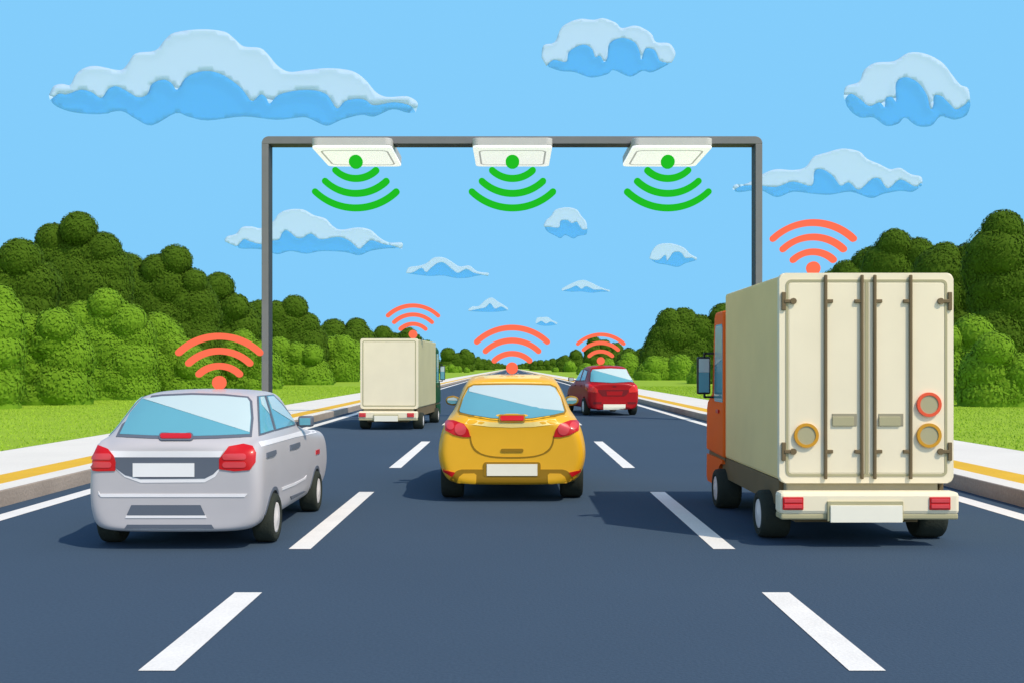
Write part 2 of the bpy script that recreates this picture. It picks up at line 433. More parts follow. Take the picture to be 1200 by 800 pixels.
def plant(side, lobes, XX, m, nm, label, cat, group, zlow, Y=None):
    pxm = sum(l[0] for l in lobes)/len(lobes)
    Y = Y or XX*F/max(1, abs(pxm-HX))
    W = [(*at(px, py, Y+trng.uniform(-.4, .4)), r*Y/F) for px, py, r in lobes]
    rm = sum(l[3] for l in W)/len(W)
    bx = sum(l[0] for l in W)/len(W)
    root = thing(nm, label, cat, (bx, Y, KZ-.01), 0, group)
    x0 = min(l[0]-l[3]*.1 for l in W); x1 = max(l[0]+l[3]*.1 for l in W)
    xs = sorted(W); fx = [l[0] for l in xs]; fz = [l[2] for l in xs]
    full = list(W)
    rr = rm*1.4
    z = zlow+rr*.3
    zm = max(fz)
    while z < zm:
        nx = max(2, int(math.ceil((x1-x0)/(rr*.6)))+1)
        for i in range(nx):
            x = x0+(x1-x0)*i/(nx-1)+trng.uniform(-.1, .1)*rr
            if z < np.interp(x, fx, fz)-rr*.42: full.append((x, Y+trng.uniform(-.2, .2)*rr+rr*.3, z+trng.uniform(-.15, .15)*rr, rr*trng.uniform(.9, 1.12)))
        z += rr*.55
    leaf = max(.11, Y/F*2.4)
    loc = np.array([bx, Y, KZ-.01])
    full = [(a-bx, b-Y, c-(KZ-.01), d) for a, b, c, d in full]
    # crown() tests against the ground in world height; local frame is shifted by the same small amount
    crown(full, leaf, m, root, 'crown' if cat == 'tree' else 'foliage')
    tz = max(0.5, (np.mean(fz)-rm*.4))
    trunk(root, (0, .1, -.15), (0, .1, tz), .05+.025*zm, [(l[0]-bx, l[1]-Y, l[2]-KZ) for l in W], 'trunk' if cat == 'tree' else 'stem')
GD, GL = 'dark green trees of the roadside woods', 'lighter green bushes along the grass verges'
LT = [
 ([(24,305,26),(-10,318,26)], 'dark green tree cut by the left edge, left of the tallest left tree'),
 ([(63,282,21),(92.5,269.5,22),(121,293,22)], 'tallest dark green tree of the left wood, with a high round top'),
 ([(151,318,22),(184,317,20),(206,306,20),(227,331,17)], 'broad dark green tree with four rounded tops behind the silver car'),
 ([(257,337,18.5),(276,361,17.5)], 'dark green tree standing just left of the left gantry post'),
 ([(303,367,16),(324,369,17),(345,361.5,16.5),(360,382,16)], 'dark green tree crossed by the left gantry post'),
 ([(391,390,17),(418,386,14)], 'dark green tree just left of the small white box truck'),
 ([(449,393,12),(479,394,11)], 'dark green tree rising behind the roof of the small white box truck'),
 ([(500,408,10)], 'dark green tree hidden behind the green cab of the small truck'),
 ([(525,416,9.5),(535,420,7),(545,414.5,6.5)], 'dark green tree between the green truck cab and the yellow car roof'),
 ([(552,421,5),(560,422.5,5),(567,424,4.2),(573,425,4.2)], 'small far dark green tree left of the yellow car signal dot'),
 ([(579,426.5,3.4),(584,427.6,3),(588,428.3,2.6),(592,429.2,2.3)], 'farthest dark green tree on the left where the road vanishes'),
]
RT = [
 ([(608,429,2.4),(612,428.3,2.8),(617,427.5,3.2),(622,426.5,3.6)], 'farthest dark green tree on the right where the road vanishes'),
 ([(627,426,4),(633,425.5,4.5),(641,426,5),(648,425,5.5),(655,424,5)], 'small far dark green tree between the yellow and the red car roofs'),
 ([(662,422,6.5),(675,417,7.8)], 'dark green tree above the side windows of the red car'),
 ([(696,402,8.5),(708,406,8.5),(722,410,9)], 'dark green tree directly behind the red car and its signal'),
 ([(737,416,9),(751,417,9)], 'low dark green tree just right of the red car signal'),
 ([(777,395,18),(785,378,17),(801,378,18),(820,386,18),(848,373,18)], 'broad dark green tree just left of the orange truck cab'),
 ([(880,362,20),(912,348,22)], 'dark green tree hidden behind the side of the large truck'),
 ([(952,345,24),(992,323,18.5),(1020,313,24)], 'dark green tree rising above the rear roof edge of the large truck'),
 ([(1048,288.5,21),(1075,300,22)], 'dark green tree with a round top above the large truck rear doors'),
 ([(1107,304,21),(1138,306,23)], 'dark green tree above the right top corner of the large truck'),
 ([(1175,270,24.5),(1203,300,26)], 'tallest dark green tree at the right edge of the picture'),
]
for lb, t in LT: plant(-1, lb, 22.5, M['leafd'], 'tree', t, 'tree', GD, .3)
for lb, t in RT: plant(1, lb, 22.5, M['leafd'], 'tree', t, 'tree', GD, .3)
LS = [
 ([(-2,353,21),(-25,362,20)], 'light green bush cut by the left edge of the picture'),
 ([(30,388,22),(66,383,23)], 'light green bush second from the left edge'),
 ([(97,374,22),(124,358,21),(150,378,23)], 'tallest light green bush, left behind the silver car'),
 ([(184,385,20),(206,412,21),(222,430,18)], 'light green bush sloping down behind the silver car roof'),
 ([(255,428,14),(284,401.5,16.5),(306,413,15)], 'light green bush behind the silver car signal and left gantry post'),
 ([(327,410,16),(348,416,16),(366,416,14)], 'light green bush just right of the left gantry post'),
 ([(385,409,16),(402,407.5,15.5)], 'light green bush touching the left side of the small white truck'),
 ([(436,414,12),(462,420,10)], 'light green bush hidden behind the small white truck box'),
 ([(492,427,7)], 'light green bush hidden behind the small truck cab'),
 ([(520,432,5),(529,431,5),(538,433,4.5),(547,434,4)], 'small far light green bush between green cab and yellow car'),
]
RS = [
 ([(651,434,4.5),(668,429.5,7.5)], 'small far light green bush left of the red car roof'),
 ([(687,431,6.5),(712,428,9)], 'light green bush hidden behind the roof of the red car'),
 ([(737,423,11),(751,430,9)], 'light green bush at the right shoulder of the red car'),
 ([(766,429,13),(797,430,16)], 'light green bush between the red car and the truck mirror'),
 ([(822,434,13),(847,432,13)], 'light green bush behind the orange cab mirror'),
 ([(890,425,18),(930,418,20)], 'light green bush hidden behind the large truck side'),
 ([(1000,410,22),(1050,405,22)], 'light green bush hidden behind the large truck doors'),
 ([(1108,398,20),(1140,392,24)], 'taller light green bush at the right side of the large truck'),
 ([(1165,412,24),(1195,437,24)], 'lower light green bush at the right edge of the picture'),
]
for lb, t in LS: plant(-1, lb, 18.2, M['leafl'], 'bush', t, 'bush', GL, 0)
for lb, t in RS: plant(1, lb, 18.2, M['leafl'], 'bush', t, 'bush', GL, 0)

# ------------------------------------------------------------------ clouds
def crop(pts, ox, oy, s): return [(ox+x*s, oy+y*s) for x, y in pts]
def pillow(name, poly, Y, thick, m, parent, step, loc):
    v2, f2 = tri_poly(poly, step)
    d = edge_dist(np.array(v2), np.array(poly)); ext = d.max(); t = np.clip(d/(ext*.06), 0, 1); h = np.sqrt(1-(1-t)**2)*thick
    fr = [at(u, v, Y)-Vector((0, hh*.05, 0))-loc for (u, v), hh in zip(v2, h)]
    bk = [at(u, v, Y)+Vector((0, hh*.5, 0))-loc for (u, v), hh in zip(v2, h)]
    nv = len(fr); edge = set(i for e in boundary(f2) for i in e)
    verts = fr+bk; faces = [list(f) for f in f2]+[[(i if i in edge else i+nv) for i in reversed(f)] for f in f2]
    bm = bmesh.new(); bv = [bm.verts.new(p) for p in verts]
    for f in faces:
        try: bm.faces.new([bv[i] for i in f])
        except ValueError: pass
    for v in [v for v in bm.verts if not v.link_faces]: bm.verts.remove(v)
    return bobj(name, bm, m, parent, True)
C4, C5, C6 = (40, 20, 460/1200), (250, 230, .375), (620, 10, 580/1200)
CL = [
 (C4, 'largest long cloud high above the left wood', [(45,240),(60,212),(85,205),(110,208),(125,180),(150,158),(190,150),(260,163),(285,145),(310,112),(370,103),(400,70),(430,48),(510,38),(580,45),(610,65),(640,90),(690,95),(715,115),(745,150),(780,168),(830,163),(900,157),(970,165),(1010,190),(1045,230),(1080,245),(1140,243),(1172,262),(1168,288)],
  [(75,235),(100,237),(140,223),(175,230),(205,248),(225,222),(250,212),(280,225),(315,245),(345,238),(360,205),(395,192),(420,203),(437,223),(460,190),(495,170),(545,167),(590,185),(635,220),(665,258),(690,238),(708,245),(720,265),(745,240),(790,227),(850,224),(895,238),(925,280),(950,258),(990,250),(1015,256),(1040,271),(1100,261),(1150,272)],
  [(48,255),(70,275),(120,292),(200,298),(265,288),(310,312),(360,332),(432,295),(470,305),(530,317),(640,305),(740,315),(820,307),(850,315),(895,333),(940,315),(1000,300),(1040,305),(1095,283),(1140,293),(1166,292)]),
 (C6, 'rounded cloud above the gantry, right of centre near the top edge', [(30,120),(35,90),(62,82),(80,45),(120,26),(155,28),(180,24),(210,35),(225,48),(260,42),(295,60),(308,82),(340,85),(355,108),(349,127)],
  [(60,125),(90,130),(97,105),(130,88),(152,98),(160,118),(172,115),(182,130),(190,118),(195,85),(225,72),(255,82),(268,105),(272,125),(282,98),(305,102),(318,128)],
  [(42,140),(75,152),(110,155),(150,168),(190,160),(205,150),(245,166),(275,152),(300,155),(345,132)]),
 (C6, 'rounded cloud at the upper right corner above the large truck', [(763,215),(768,190),(800,178),(812,150),(840,132),(885,128),(920,108),(960,110),(1000,130),(1025,160),(1045,185),(1065,195),(1070,228)],
  [(780,207),(805,222),(825,237),(850,228),(862,240),(865,218),(880,215),(890,225),(890,180),(915,167),(945,182),(965,212),(973,243),(980,235),(982,212),(1000,213),(1020,232),(1035,245),(1055,235),(1068,222)],
  [(765,222),(780,250),(805,265),(835,265),(865,285),(895,280),(912,265),(940,285),(975,285),(998,262),(1030,270),(1060,260),(1070,236)]),
 (C6, 'long cloud passing behind the right gantry post', [(493,437),(500,427),(530,424),(570,400),(600,390),(640,392),(670,385),(690,360),(720,350),(760,340),(800,347),(820,365),(850,378),(875,390),(900,387),(925,402),(950,408),(954,422)],
  [(520,430),(560,430),(600,433),(640,420),(685,430),(692,395),(710,390),(735,405),(755,430),(775,422),(800,440),(830,415),(850,413),(870,437),(900,415),(935,432),(950,424)],
  [(495,441),(510,446),(560,441),(600,458),(640,445),(690,450),(730,452),(780,445),(828,460),(860,450),(900,443),(930,445),(953,429)]),
 (C5, 'long cloud passing behind the left gantry post', [(35,136),(45,125),(70,118),(90,97),(120,95),(148,100),(185,80),(205,55),(235,42),(280,42),(315,60),(350,70),(375,95),(400,105),(450,98),(490,105),(520,130),(550,145),(588,145),(592,158)],
  [(60,152),(75,155),(95,135),(115,142),(150,150),(180,140),(205,135),(215,115),(230,107),(260,130),(280,130),(305,117),(335,135),(390,128),(425,140),(455,165),(475,150),(495,138),(530,150),(560,155)],
  [(37,142),(80,163),(130,165),(165,170),(200,182),(240,172),(290,180),(340,172),(410,175),(455,185),(490,172),(530,165),(560,163),(590,165)]),
 (C5, 'small long cloud above the small white truck signal', [(602,237),(612,222),(640,218),(665,210),(690,192),(720,192),(745,205),(770,220),(800,217),(825,235),(860,240),(861,245)],
  [(625,238),(650,225),(665,238),(680,225),(700,210),(720,208),(745,228),(765,240),(790,228),(815,240)],
  [(604,241),(640,246),(680,250),(715,248),(760,256),(795,255),(830,248),(858,249)]),
 (C5, 'round small cloud below the right end of the middle sensor', [(1032,90),(1040,75),(1055,62),(1070,42),(1105,35),(1135,42),(1150,62),(1165,80),(1168,98)],
  [(1055,97),(1080,98),(1085,78),(1105,75),(1120,85),(1135,80),(1145,95),(1155,105)],
  [(1033,96),(1045,112),(1070,125),(1085,132),(1100,122),(1125,133),(1140,125),(1165,120),(1169,103)]),
 (C6, 'round small cloud below the right sensor, left of the right post', [(292,602),(300,585),(315,572),(345,570),(375,580),(390,595),(407,604)],
  [(315,610),(330,598),(335,612),(350,592),(368,592),(378,605),(395,605)],
  [(293,608),(310,618),(335,622),(360,627),(380,618),(406,611)]),
 (C5, 'thin small cloud over the red car signal', [(1088,290),(1105,280),(1130,268),(1155,262),(1180,270),(1200,280),(1225,290),(1240,294)],
  [(1115,288),(1135,280),(1150,290),(1165,282),(1190,292),(1215,292)],
  [(1090,296),(1120,299),(1150,298),(1180,302),(1210,299),(1238,299)]),
 (C5, 'thin small cloud above the left end of the yellow car signal', [(797,353),(810,345),(830,343),(850,325),(870,317),(890,330),(910,342),(921,350)],
  [(830,352),(850,348),(865,335),(880,352),(900,345)],
  [(798,359),(830,361),(860,362),(890,361),(920,357)]),
 (C5, 'lowest and smallest cloud, right above the yellow car signal', [(1007,393),(1012,380),(1030,378),(1045,378),(1060,388),(1075,395)],
  [(1025,390),(1040,398),(1055,392)],
  [(1008,399),(1025,404),(1050,405),(1074,401)]),
]
for (ox, oy, sc_), lab, T, Bd, Lw in CL:
    T = spline(crop(T, ox, oy, sc_), False); Lw = spline(crop(Lw, ox, oy, sc_), False)
    Bd = spline([Lw[0]]+crop(Bd, ox, oy, sc_)+[Lw[-1]], False)
    whole = T+Lw[::-1]; low = Bd[1:-1]+Lw[::-1]; top = T+[(x, y+.2) for x, y in Bd[::-1]]
    ys = [p[1] for p in whole]; xs = [p[0] for p in whole]; cy = (min(ys)+max(ys))/2; cx = (min(xs)+max(xs))/2
    Y = 85*F/(HY-cy); hpx = max(ys)-min(ys)
    loc = at(cx, max(ys), Y)
    root = thing('cloud', 'pale two-tone '+lab, 'cloud', loc, 0, 'clouds in the blue sky')
    st = hpx/20
    pillow('cloud_top', top, Y, hpx*Y/F*.14, M['cloudt'], root, st, loc)
    pillow('cloud_underside', low, Y, hpx*Y/F*.14, M['cloudb'], root, st, loc)

# ------------------------------------------------------------------ gantry with sensors
GY = 32.5; gs = GY/F
g = thing('gantry', 'tall grey steel gantry frame spanning all three lanes', 'gantry', (0, GY, KZ))
def gp(px): return (px-HX)*gs
def gz(py): return (HY-py)*gs+H-KZ
xo, xi = gp(893.5)-0, gp(885.5)
for sx in (-1, 1):
    a, b = sorted((sx*xi, sx*xo))
    bobj('post', B((a, b, 0, .5, 0, gz(168.7)), bev=.012), M['post'], g)
    a, b = sorted((sx*(xi-.012), sx*(xi+.004)))
    bobj('inner_shade_strip', B((a, b, .012, .5, 0, gz(168.7))), M['postd'], g)  # dark strip painting shade on the post's inner face
    bobj('base_plate', B((min(sx*(xi-.12), sx*(xo+.12)), max(sx*(xi-.12), sx*(xo+.12)), -.14, .64, -.02, .03), bev=.008), M['post'], g)
    for dx in (xi-.07, xo+.07):
        for dy in (-.08, .58):
            bm = bmesh.new(); prism(bm, circ(sx*dx, dy, .03, 6), 'z', .02, .07); bobj('anchor_bolt', bm, M['postd'], g)
r = .2; z1 = gz(160); z0 = gz(168.7)
poly = [(-xo, z0)]+[(-xo+r-r*math.cos(R(a)), z1-r+r*math.sin(R(a))) for a in range(0, 91, 15)]+[(xo-r+r*math.sin(R(a)), z1-r+r*math.cos(R(a))) for a in range(0, 91, 15)]+[(xo, z0)]
bm = bmesh.new(); prism(bm, poly, 'y', 0, .5, bev=.01); bobj('beam', bm, M['post'], g)
bobj('beam_underside_shade', B((-xi, xi, .014, .5, z0-.012, z0+.004)), M['postd'], g)  # shade under the beam, laid on as a dark strip
for cx, lab in ((411.5, 'left of three white overhead sensors under the gantry beam'), (600.5, 'middle of three white overhead sensors under the gantry beam'), (788.5, 'right of three white overhead sensors under the gantry beam')):
    Y0 = 32.0; k = Y0/F
    X = (cx-HX)*k; hw = 47*k; zt = H+(HY-161.5)*k; zb = H+(HY-171.5)*k
    t = thing('overhead_sensor', lab, 'sensor', (X, Y0, zb), 0, 'overhead sensors on the gantry')
    D = 3.1
    bm = bmesh.new(); prism(bm, rrect(-hw, hw, 0, D, .18), 'z', .03, zt-zb, bev=.02); bobj('housing', bm, M['housing'], t)
    bm = bmesh.new(); prism(bm, rrect(-hw+.01, hw-.01, .01, D-.01, .17), 'z', -.03, .03, bev=.012); bobj('panel', bm, M['panel'], t)
    bm = bmesh.new(); ring(bm, rrect(-hw+.16, hw-.16, .45, D-.28, .25), rrect(-hw+.215, hw-.215, .53, D-.35, .2), 'z', -.036, -.028); bobj('groove', bm, M['groove'], t)
    for sx in (-.6, .6): bobj('bracket', B((sx-.05, sx+.05, .3, 1.1, zt-zb-.004, zt-zb+.02), bev=.006), M['postd'], t)

def signal(cx, cy, sc_, Y, m, up, label, group):
    """dot and three arcs; px circle centre and scale"""
    c = at(cx, cy, Y); k = Y/F*sc_
    t = thing('signal_symbol', label, 'signal symbol', c, 0, group)
    sg_ = 1 if up else -1; th = .035*Y/10+.01
    dm = sg_*15*k
    bm = bmesh.new(); prism(bm, circ(0, dm, 8*k, 36), 'y', -th/2, th/2, bev=.6*k); bobj('dot', bm, m, t)
    for Rr in (34.5, 52, 69):
        w2 = 3.8
        ha = R(43.5)
        pts = [((Rr+w2)*math.sin(a), (Rr+w2)*math.cos(a)) for a in np.linspace(-ha, ha, 33)]
        e = (Rr*math.sin(ha), Rr*math.cos(ha))
        pts += [(e[0]+w2*math.sin(ha+b), e[1]+w2*math.cos(ha+b)) for b in np.linspace(0, math.pi, 9)[1:-1]]
        pts += [((Rr-w2)*math.sin(a), (Rr-w2)*math.cos(a)) for a in np.linspace(ha, -ha, 33)]
        pts += [(-e[0]+w2*math.sin(-ha+math.pi+b), e[1]+w2*math.cos(-ha+math.pi+b)) for b in np.linspace(0, math.pi, 9)[1:-1]]
        pts = [(x*k, z*k*sg_) for x, z in pts]
        bm = bmesh.new(); prism(bm, pts, 'y', -th/2, th/2, bev=.5*k); bobj('arc', bm, m, t)
GG, GR = 'green signal symbols under the overhead sensors', 'coral signal symbols above the vehicles'
signal(417, 175, 1, 31.7, M['sigg'], False, 'green wireless signal symbol hanging below the left overhead sensor', GG)
signal(600.5, 175, 1, 31.7, M['sigg'], False, 'green wireless signal symbol hanging below the middle overhead sensor', GG)
signal(782.5, 175, 1, 31.7, M['sigg'], False, 'green wireless signal symbol hanging below the right overhead sensor', GG)
signal(257, 463, 1, 10.9, M['sigr'], True, 'coral wireless signal symbol above the silver car roof', GR)
signal(600, 444, .87, 14.4, M['sigr'], True, 'coral wireless signal symbol above the yellow car roof', GR)
signal(704, 431, .565, 38.8, M['sigr'], True, 'coral wireless signal symbol above the red car roof', GR)
signal(484, 401, .62, 29.3, M['sigr'], True, 'coral wireless signal symbol above the small white truck', GR)
signal(953, 329.5, .99, 10.4, M['sigr'], True, 'coral wireless signal symbol above the large cream truck', GR)

# ------------------------------------------------------------------ cars
def prof(zb, ws, wm, zm, wb, zbl, wg, wr, zr, crown=.02):
    return [(0, zb), (ws*.86, zb), (ws, zb+.07), (wm, zm), (wb, zbl), (wg, zbl+.03), (wr, zr-.05), (wr*.82, zr), (0, zr+crown)]
# --- silver hatchback
t = thing('hatchback_car', 'silver hatchback in the left lane, seen from behind', 'car', (-2.965, 9.72, 0))
c = Car(t)
pf0 = prof(.17, .66, .735, .45, .70, .82, .60, .50, .90)
zc = .55
c.shell([
 (.015, [(x*.8, zc+(z-zc)*.8) for x, z in pf0]),
 (.0, [(x*.97, zc+(z-zc)*.97) for x, z in pf0]),
 (.05, prof(.155, .735, .77, .45, .75, .87, .66, .59, .95)),
 (.17, prof(.155, .74, .775, .47, .76, .93, .69, .63, .995)),
 (.24, prof(.155, .74, .778, .5, .76, .94, .695, .64, 1.035)),
 (.74, prof(.155, .74, .778, .5, .76, .96, .70, .60, 1.345)),
 (.86, prof(.155, .74, .778, .5, .76, .96, .70, .59, 1.37)),
 (1.2, prof(.155, .74, .778, .5, .76, .96, .70, .59, 1.39)),
 (1.72, prof(.155, .74, .778, .5, .76, .95, .695, .58, 1.375)),
 (1.84, prof(.155, .74, .778, .5, .76, .94, .695, .585, 1.34)),
 (2.36, prof(.155, .74, .778, .5, .765, .915, .69, .63, 1.0)),
 (2.5, prof(.155, .74, .778, .5, .765, .90, .68, .62, .965)),
 (3.35, prof(.155, .74, .778, .48, .765, .86, .66, .56, .90)),
 (3.62, prof(.18, .70, .76, .45, .74, .80, .6, .5, .84)),
 (3.74, prof(.25, .60, .68, .42, .64, .72, .48, .38, .74)),
], M['silver'], (.53, 2.74), .225)
for wy in (.53, 2.74):
    for sx in (-1, 1): c.wheel(wy, sx, .80, .225, .19, .142)
seal, glass, pale_refl, pale, red, redl = (M[k] for k in ('seal', 'glass', 'pale_refl', 'pale', 'red', 'redl'))
rw = [(136,511.5),(150.5,482),(165,465),(190,462),(225,460.5),(262,461.5),(291,464.5),(295.5,470),(297,490),(295,511.5),(255,513.5),(215,514.5),(175,513.5)]
def inset(poly, d):
    P = np.array(poly, float); c0 = P.mean(0); n = len(P); o = []
    for i in range(n):
        a, b, e = P[i-1], P[i], P[(i+1) % n]
        n1 = np.array([-(b-a)[1], (b-a)[0]]); n1 /= np.linalg.norm(n1)+1e-9; n2 = np.array([-(e-b)[1], (e-b)[0]]); n2 /= np.linalg.norm(n2)+1e-9
        m_ = n1+n2; m_ /= np.linalg.norm(m_)+1e-9; k = d/max(.5, m_@n1)
        q = b+m_*k
        o.append(q)
    A = lambda Q: .5*abs(sum(Q[i][0]*Q[(i+1) % n][1]-Q[(i+1) % n][0]*Q[i][1] for i in range(n)))
    if A(o) > A(P): return inset_neg(poly, d)
    return [tuple(q) for q in o]
def inset_neg(poly, d): return inset(list(reversed(poly)), d)
def glazing(c, poly, trim, refl_poly, ins=2.0, mode='cam', mirror=False, nm='window'):
    k = dict(mode=mode, mirror=mirror)
    w_ = c.patch(nm, poly, trim, off=.006, **k)
    ws_ = w_ if isinstance(w_, list) else [w_]
    p = c.patch('glass', inset(poly, ins), glass, off=.011, **k)
    q = c.patch('pale_glass_reflection', refl_poly, pale_refl, off=.015, **k) if refl_poly else []  # diagonal reflection painted as a pale patch over the glass
    for lst in (p, q):
        lst = lst if isinstance(lst, list) else [lst]
        for o, wv in zip(lst, ws_): o.parent = wv
glazing(c, rw, seal, [(169,468),(190,465.3),(225,463.8),(262,464.8),(289.5,467.2),(292.3,471),(293.3,490),(292,507)], 3.0)
# tail lamps
la = [(257,537),(268,523),(285,520),(296,522.5),(299.5,530),(299,541),(293,550),(275,551.5),(257,549)]
lb = [(104,521),(115,521.5),(127,526),(134,534),(136,541),(135,551),(115,551.5),(104,550)]
for poly, xs_ in ((la, (261, 288.5)), (lb, (106, 131))):
    l_ = c.patch('tail_lamp', poly, red, off=.010, step=2.5)
    for y0_ in (531.3, 540.6):
        c.patch('lamp_lens', [(x, z) for x, z in rrect(xs_[0], xs_[1], y0_, y0_+6.6, 3, 3)], redl, off=.015, step=3, parent=l_)
c.patch('highlight_strip', [(129,528),(262,528),(258,535),(134,535)], pale, off=.006)  # painted highlight above the plate
pp = [(134,535),(258,535),(257,548),(250,555),(240,560),(165,560.5),(147,556),(136,548)]
c.patch('highlight_strip', [(136,549),(146,558),(165,565),(240,564.5),(252,558),(258,549),(254,545),(140,545)], pale, off=.004)
c.patch('plate_panel', pp, seal, off=.007)
c.patch('licence_plate', [(156,542),(228,542),(228,558),(156,558)], M['plate'], off=.013)
c.patch('bumper_highlight', [(104,578),(290,578),(287,581.7),(104.5,581.7)], pale, off=.006)  # highlight of the bumper crease, painted as a pale band
c.patch('lower_grille', [(154,591),(235,591),(240.5,603),(148.5,603)], seal, off=.006)
c.patch('highlight_strip', [(148,603.3),(241,603.3),(242,606.3),(147,606.3)], pale, off=.006)
c.patch('lower_lip', [(149,614),(248,614),(251,618.5),(146,618.5)], seal, off=.005)
bl = c.patch('brake_lamp', rrect(186.5, 226.5, 507.5, 516.5, 3.5, 3), seal, off=.014, step=3)
c.patch('lamp_lens', rrect(188, 224.5, 509, 514.8, 2.5, 3), red, off=.020, step=3, parent=bl)
# wheel arch lips
for wy in (.53, 2.74):
    AA = range(12, 169, 6)
    c.patch('wheel_arch', [(wy+.284*math.cos(R(a)), .225+.284*math.sin(R(a))) for a in AA]+[(wy+.252*math.cos(R(a)), .225+.252*math.sin(R(a))) for a in reversed(AA)], seal, mode='side', off=.008, step=.02, mirror=True)
# right side and its mirror image
glazing(c, [(301,464),(310,463),(321.5,504.5),(303,510.5)], seal, [(304,466),(308.5,465.5),(314.5,485),(305.5,474)], 1.6, mirror=True, nm='side_window')
glazing(c, [(310.5,463),(320,462),(330,472),(344.5,491),(346,498),(322,504.5)], seal, [(313,465.5),(319.5,464.5),(329,474),(342.5,491),(343,494.5),(318,479)], 1.5, mirror=True, nm='side_window')
c.patch('side_highlight', [(303,517.5),(340,508),(364,501),(372,502),(376,505.5),(345,512),(306,523)], pale, off=.005, mirror=True)  # painted highlight along the shoulder crease
for q in ([(312,530),(322.5,526.5),(323,531),(320,534),(312,536)], [(339.5,521),(350.5,517.5),(351,522),(348,524.5),(339.5,526.5)]):
    c.patch('door_handle', q, seal, off=.012, step=3, mirror=True)
c.patch('side_marker', [(370,527),(374,525.5),(374,531),(370,532)], red, off=.008, step=2, mirror=True)
c.patch('sill_highlight', [(330,570.5),(345,565),(356,559.5),(359,556),(358,560.5),(345,568),(330,574)], pale, off=.006, mirror=True)  # painted highlight above the sill
c.patch('sill_trim', [(340,581),(356,574.5),(358,575),(341,584.5)], seal, off=.008, step=3, mirror=True)
for sx in (-1, 1):
    def wing_mirror(c, sx, x, y, z, w_, h_, m1, m2):
        a, b = sorted((sx*x, sx*(x+w_))); o = bobj('wing_mirror', B((a, b, y, y+.12, z, z+h_), bev=.025, seg=3), m1, c.root, True)
        a, b = sorted((sx*(x+.02), sx*(x+w_-.02))); bobj('mirror_glass', B((a, b, y-.006, y+.01, z+.02, z+h_-.02), bev=.003), m2, o)
        a, b = sorted((sx*(x-.1), sx*(x+.03))); bobj('mirror_arm', B((a, b, y+.04, y+.09, z+.01, z+.05), bev=.01), m1, o)
    wing_mirror(c, sx, .70, 2.0, .98, .155, .115, seal, glass)
c.patch('windscreen', [(-.5,1.06),(.5,1.06),(.42,1.3),(-.42,1.3)], glass, mode='front', off=.006)
for sx in (-1, 1): c.patch('headlamp', [(sx*.35,.6),(sx*.62,.62),(sx*.62,.74),(sx*.4,.7)], pale_refl, mode='front', off=.006)

# --- yellow hatchback
t = thing('hatchback_car', 'yellow hatchback in the middle lane, seen straight from behind', 'car', (0, 13.2, 0))
c = Car(t); gd, gl_, gdd = M['gold'], M['goldl'], M['goldd']
pf0 = prof(.21, .76, .86, .52, .80, .86, .68, .56, .98)
zc = .6
c.shell([
 (.02, [(x*.8, zc+(z-zc)*.8) for x, z in pf0]),
 (.0, [(x*.965, zc+(z-zc)*.965) for x, z in pf0]),
 (.07, prof(.205, .79, .90, .54, .82, .90, .72, .62, 1.03)),
 (.22, prof(.205, .82, .925, .56, .825, .95, .74, .66, 1.07)),
 (.30, prof(.205, .82, .925, .56, .825, .97, .74, .66, 1.11)),
 (.84, prof(.205, .82, .915, .56, .825, 1.0, .74, .61, 1.44)),
 (.98, prof(.205, .82, .91, .56, .825, 1.0, .74, .60, 1.475)),
 (1.5, prof(.205, .82, .905, .56, .83, 1.0, .74, .60, 1.525)),
 (2.1, prof(.205, .82, .905, .56, .83, .98, .74, .59, 1.49)),
 (2.85, prof(.205, .82, .905, .56, .83, .95, .73, .66, 1.06)),
 (3.0, prof(.205, .82, .905, .56, .83, .93, .72, .65, 1.02)),
 (3.8, prof(.205, .80, .89, .52, .80, .82, .66, .54, .88)),
 (4.1, prof(.24, .7, .76, .48, .68, .7, .5, .4, .72)),
 (4.2, prof(.3, .55, .6, .46, .52, .6, .38, .3, .62)),
], gd, (.62, 3.1), .28)
for wy in (.62, 3.1):
    for sx in (-1, 1): c.wheel(wy, sx, .872, .28, .27, .17)
def mir(p): return p+[(1200-x, y) for x, y in reversed(p)]
roofp = [(549,449),(556,441),(566,438.6),(585,437.6)]
c.patch('roof_highlight', mir([(551,448.6),(557,442.5),(566,440),(585,438.8)])[::1], gl_, off=.004)  # roof highlight painted as a paler patch
rw = mir([(600,492.7),(575,491.5),(550,488),(538,485),(536.5,481),(542,465),(549,452),(556,450),(580,449.3)])
rw = [(600,492.9)]+[(575,491.7),(550,488),(538.5,485),(536.5,481.5),(541.5,466),(548,453),(555,450),(580,449.3),(600,449.1)]
rw = rw+[(1200-x, y) for x, y in reversed(rw[1:-1])]
ff = [(549.8,459),(550.5,455),(555,452.3),(580,451.7),(600,451.5),(620,451.7),(644,452.5),(650,455.5),(656,466),(660.5,482),(632,479)]
c.patch('tailgate_highlight', [(531,487),(537,487),(550,490.5),(575,494),(600,495.2),(625,494),(650,490.5),(663,487),(669,487),(655,496),(625,499.5),(600,500.5),(575,499.5),(545,496)], gl_, off=.004)  # painted highlight below the rear window
glazing(c, rw, gdd, ff, 2.2)
bl = c.patch('brake_lamp', rrect(584.5, 615.5, 486.3, 494, 2, 3), gdd, off=.016, step=3)
c.patch('lamp_lens', rrect(586.5, 613.8, 488, 492.6, 1, 2), red, off=.022, step=3, parent=bl)
tl = [(522,492),(532,492.5),(544,496.5),(549,503),(551.3,511.5),(543,511.5),(532,509),(522.5,504)]
